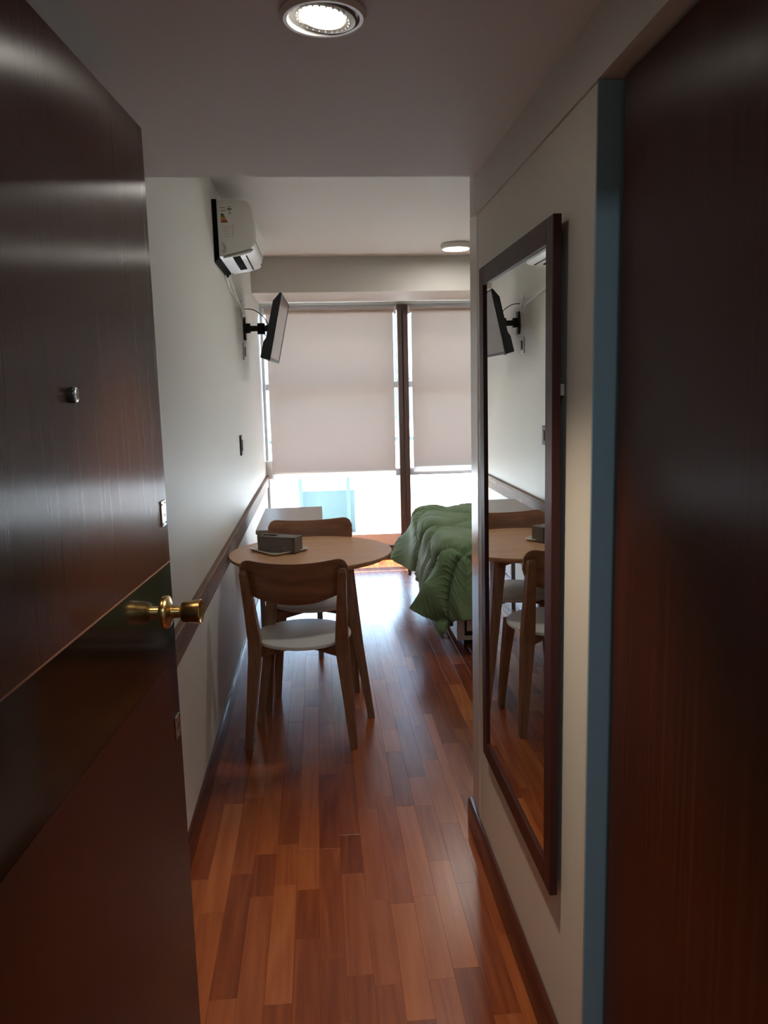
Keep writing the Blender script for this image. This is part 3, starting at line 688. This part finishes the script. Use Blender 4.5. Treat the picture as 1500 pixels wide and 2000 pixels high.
# display strip on the near lower corner
bm = new(); prism(bm, pf([(-0.348, 2.1580), (-0.384, 2.1520), (-0.384, 2.1490), (-0.348, 2.1545)]), 1, 0.022, AL - 0.12); obj('display_strip', bm, 'matt', lv)
# energy sticker on the near end panel
yE = -0.0008
def ebox(bm, x0, x1, z0, z1, t=0.0004): return bx(bm, x0 - XL, x1 - XL, yE - t, yE, z0 - 2.13, z1 - 2.13)
bm = new(); ebox(bm, -0.437, -0.357, 2.228, 2.392); stk = obj('energy_sticker', bm, 'white', ac)
yE = -0.0013
for k, (c_, wd) in enumerate((('g1', 0.017), ('g2', 0.021), ('y', 0.025), ('o', 0.029), ('r', 0.033))):
    z = 2.348 - k * 0.0082; bm = new()
    prism(bm, [(-0.429 - XL, z - 2.13), (-0.429 + wd - 0.0035 - XL, z - 2.13), (-0.429 + wd - XL, z - 0.0078 - 2.13), (-0.429 - XL, z - 0.0078 - 2.13)], 1, yE - 0.0004, yE); obj('rating_bar', bm, 'ink_' + c_, stk)
bm = new()
for x0, x1, z in ((-0.432, -0.406, 2.374), (-0.430, -0.404, 2.360), (-0.394, -0.380, 2.378), (-0.395, -0.379, 2.362)): ebox(bm, x0, x1, z, z + 0.0024)
ebox(bm, -0.398, -0.376, 2.367, 2.3715)
for k in range(5):
    ebox(bm, -0.423 + 0.002 * k, -0.392, 2.288 - k * 0.011, 2.2888 - k * 0.011); ebox(bm, -0.378, -0.3725, 2.291 - k * 0.011, 2.2935 - k * 0.011)
o = obj('printed_lines', bm, 'ink', stk); o['kind'] = 'stuff'
bm = new(); lx, lz = -0.386 - XL, 2.345 - 2.13
for p in ([(lx - 0.005, lz), (lx, lz + 0.012)], [(lx + 0.005, lz), (lx, lz + 0.012)], [(lx - 0.003, lz + 0.0045), (lx + 0.003, lz + 0.0045)]):
    tube(bm, [(x_, yE - 0.0002, z_) for x_, z_ in p], 0.0009, 5)
o = obj('rating_letter', bm, 'ink', stk); o['kind'] = 'stuff'
bm = new()
for r_ in (0.014, 0.021):
    tube(bm, [(-0.4335 - XL + r_ * math.cos(a), yE, 2.190 - 2.13 + r_ * 1.15 * math.sin(a)) for a in [math.radians(-75 + 150 * k / 14) for k in range(15)]], 0.0009, 5)
obj('round_mark', bm, 'ink', ac)
bm = new()
lathe(bm, [(0.003, 0), (0.003, 0.001), (0.001, 0.0015)], Matrix.Translation((-0.2735 - XL, 0.012, 2.212 - 2.13)) @ RX, 10); obj('indicator_light', bm, 'white', ac)

for k, pts in enumerate(([(-0.462, 4.40, 2.118), (-0.465, 4.60, 2.078), (-0.466, 4.95, 2.055), (-0.466, 5.20, 2.06), (-0.464, 5.275, 2.055)], [(-0.445, 4.44, 2.125), (-0.446, 4.62, 2.085), (-0.450, 4.95, 2.045), (-0.455, 5.272, 2.012)])):
    bm = new(); tube(bm, spline(pts, 6), 0.0032, 8)
    o = obj('power_cable', bm, 'white', None, smooth=True)
    tag(o, ('thin white cable from the back of the air conditioner, lying against the wall' if k == 0 else 'thin white cable from under the air conditioner, hanging off the wall'), 'cable')

# ================================================================== TV ON ITS WALL ARM
tv = thing('wall_television', 'black flat television on a tilting wall arm, high on the left wall', 'television', (XL, 5.43, 1.92))
bm = new(); bx(bm, 0.0005, 0.014, -0.028, 0.028, -0.075, 0.075, bev=0.002); obj('wall_plate', bm, 'black', tv)
bm = new()
bx(bm, 0.0145, 0.045, -0.02, 0.02, -0.030, 0.034, bev=0.004); bx(bm, 0.04, 0.105, -0.016, 0.016, -0.018, 0.018, bev=0.003)
lathe(bm, [(0.024, -0.036), (0.026, -0.03), (0.026, 0.03), (0.024, 0.036)], Matrix.Translation((0.115, 0, -0.002)), 20)
bx(bm, 0.12, 0.165, -0.015, 0.015, -0.020, 0.020, bev=0.003); lathe(bm, [(0.022, -0.03), (0.022, 0.03)], Matrix.Translation((0.168, 0, 0)) @ Matrix.Rotation(PI / 2, 4, 'X'), 16)
obj('swing_arm', bm, 'black', tv, smooth=True)
TM = Matrix.Translation((0.237, 0, -0.017)) @ Matrix.Rotation(math.radians(-1.6), 4, 'Z') @ Matrix.Rotation(math.radians(12.5), 4, 'Y')
bm = new(); bx(bm, -0.062, -0.046, -0.06, 0.06, -0.055, 0.055, bev=0.002); bmesh.ops.transform(bm, matrix=TM, verts=bm.verts); obj('mounting_head', bm, 'black', tv)
bm = new(); prism(bm, [(-0.001, 0.208), (-0.010, 0.208), (-0.043, 0.150), (-0.0445, 0.00), (-0.046, -0.075), (-0.058, -0.105), (-0.060, -0.200), (-0.056, -0.206), (-0.001, -0.208)], 1, -0.365, 0.365, bev=0.003)
bmesh.ops.transform(bm, matrix=TM, verts=bm.verts); obj('back_case', bm, 'tvback', tv)
bm = new(); bx(bm, -0.0008, 0.0008, -0.353, 0.353, -0.190, 0.197); bmesh.ops.transform(bm, matrix=TM, verts=bm.verts); obj('screen', bm, 'screen', tv)
bm = new()
for y0, y1, z0, z1 in ((-0.366, -0.3535, -0.208, 0.208), (0.3535, 0.366, -0.208, 0.208), (-0.353, 0.353, 0.1975, 0.208), (-0.353, 0.353, -0.208, -0.1905)): bx(bm, -0.0006, 0.003, y0, y1, z0, z1, bev=0.0008)
bx(bm, -0.012, -0.004, -0.33, -0.30, -0.213, -0.2085)
bmesh.ops.transform(bm, matrix=TM, verts=bm.verts); obj('bezel', bm, 'black', tv)
bm = new(); tube(bm, spline([(0.020, -0.10, 0.118), (0.075, -0.10, 0.112), (0.13, -0.08, 0.075), (0.165, -0.06, 0.02), (0.17, -0.04, -0.035), (0.158, -0.035, -0.055), (0.14, -0.03, -0.045), (0.135, -0.02, -0.024)], 8), 0.0032, 8)
obj('power_lead', bm, 'black', tv, smooth=True)

def outlet(name, label, cat, y, z, h, w, plate, ins):
    t = thing(name, label, cat, (XL, y, z))
    bm = new(); bx(bm, 0.0004, 0.010, -w / 2, w / 2, -h / 2, h / 2, bev=0.003); obj('cover_plate', bm, plate, t)
    bm = new(); bx(bm, 0.0102, 0.016, -w * 0.22, w * 0.22, -h * 0.28, h * 0.28, bev=0.002); obj('insert', bm, ins, t)
    return t
outlet('wall_socket', 'white wall socket above the television arm with its plugs', 'socket', 5.33, 2.035, 0.11, 0.08, 'white', 'white')
outlet('wall_socket', 'white wall socket below the television arm', 'socket', 5.32, 1.765, 0.11, 0.07, 'white', 'midgrey')
outlet('light_switch', 'dark grey light switch alone on the left wall', 'switch', 4.805, 1.19, 0.12, 0.075, 'dgrey', 'midgrey')
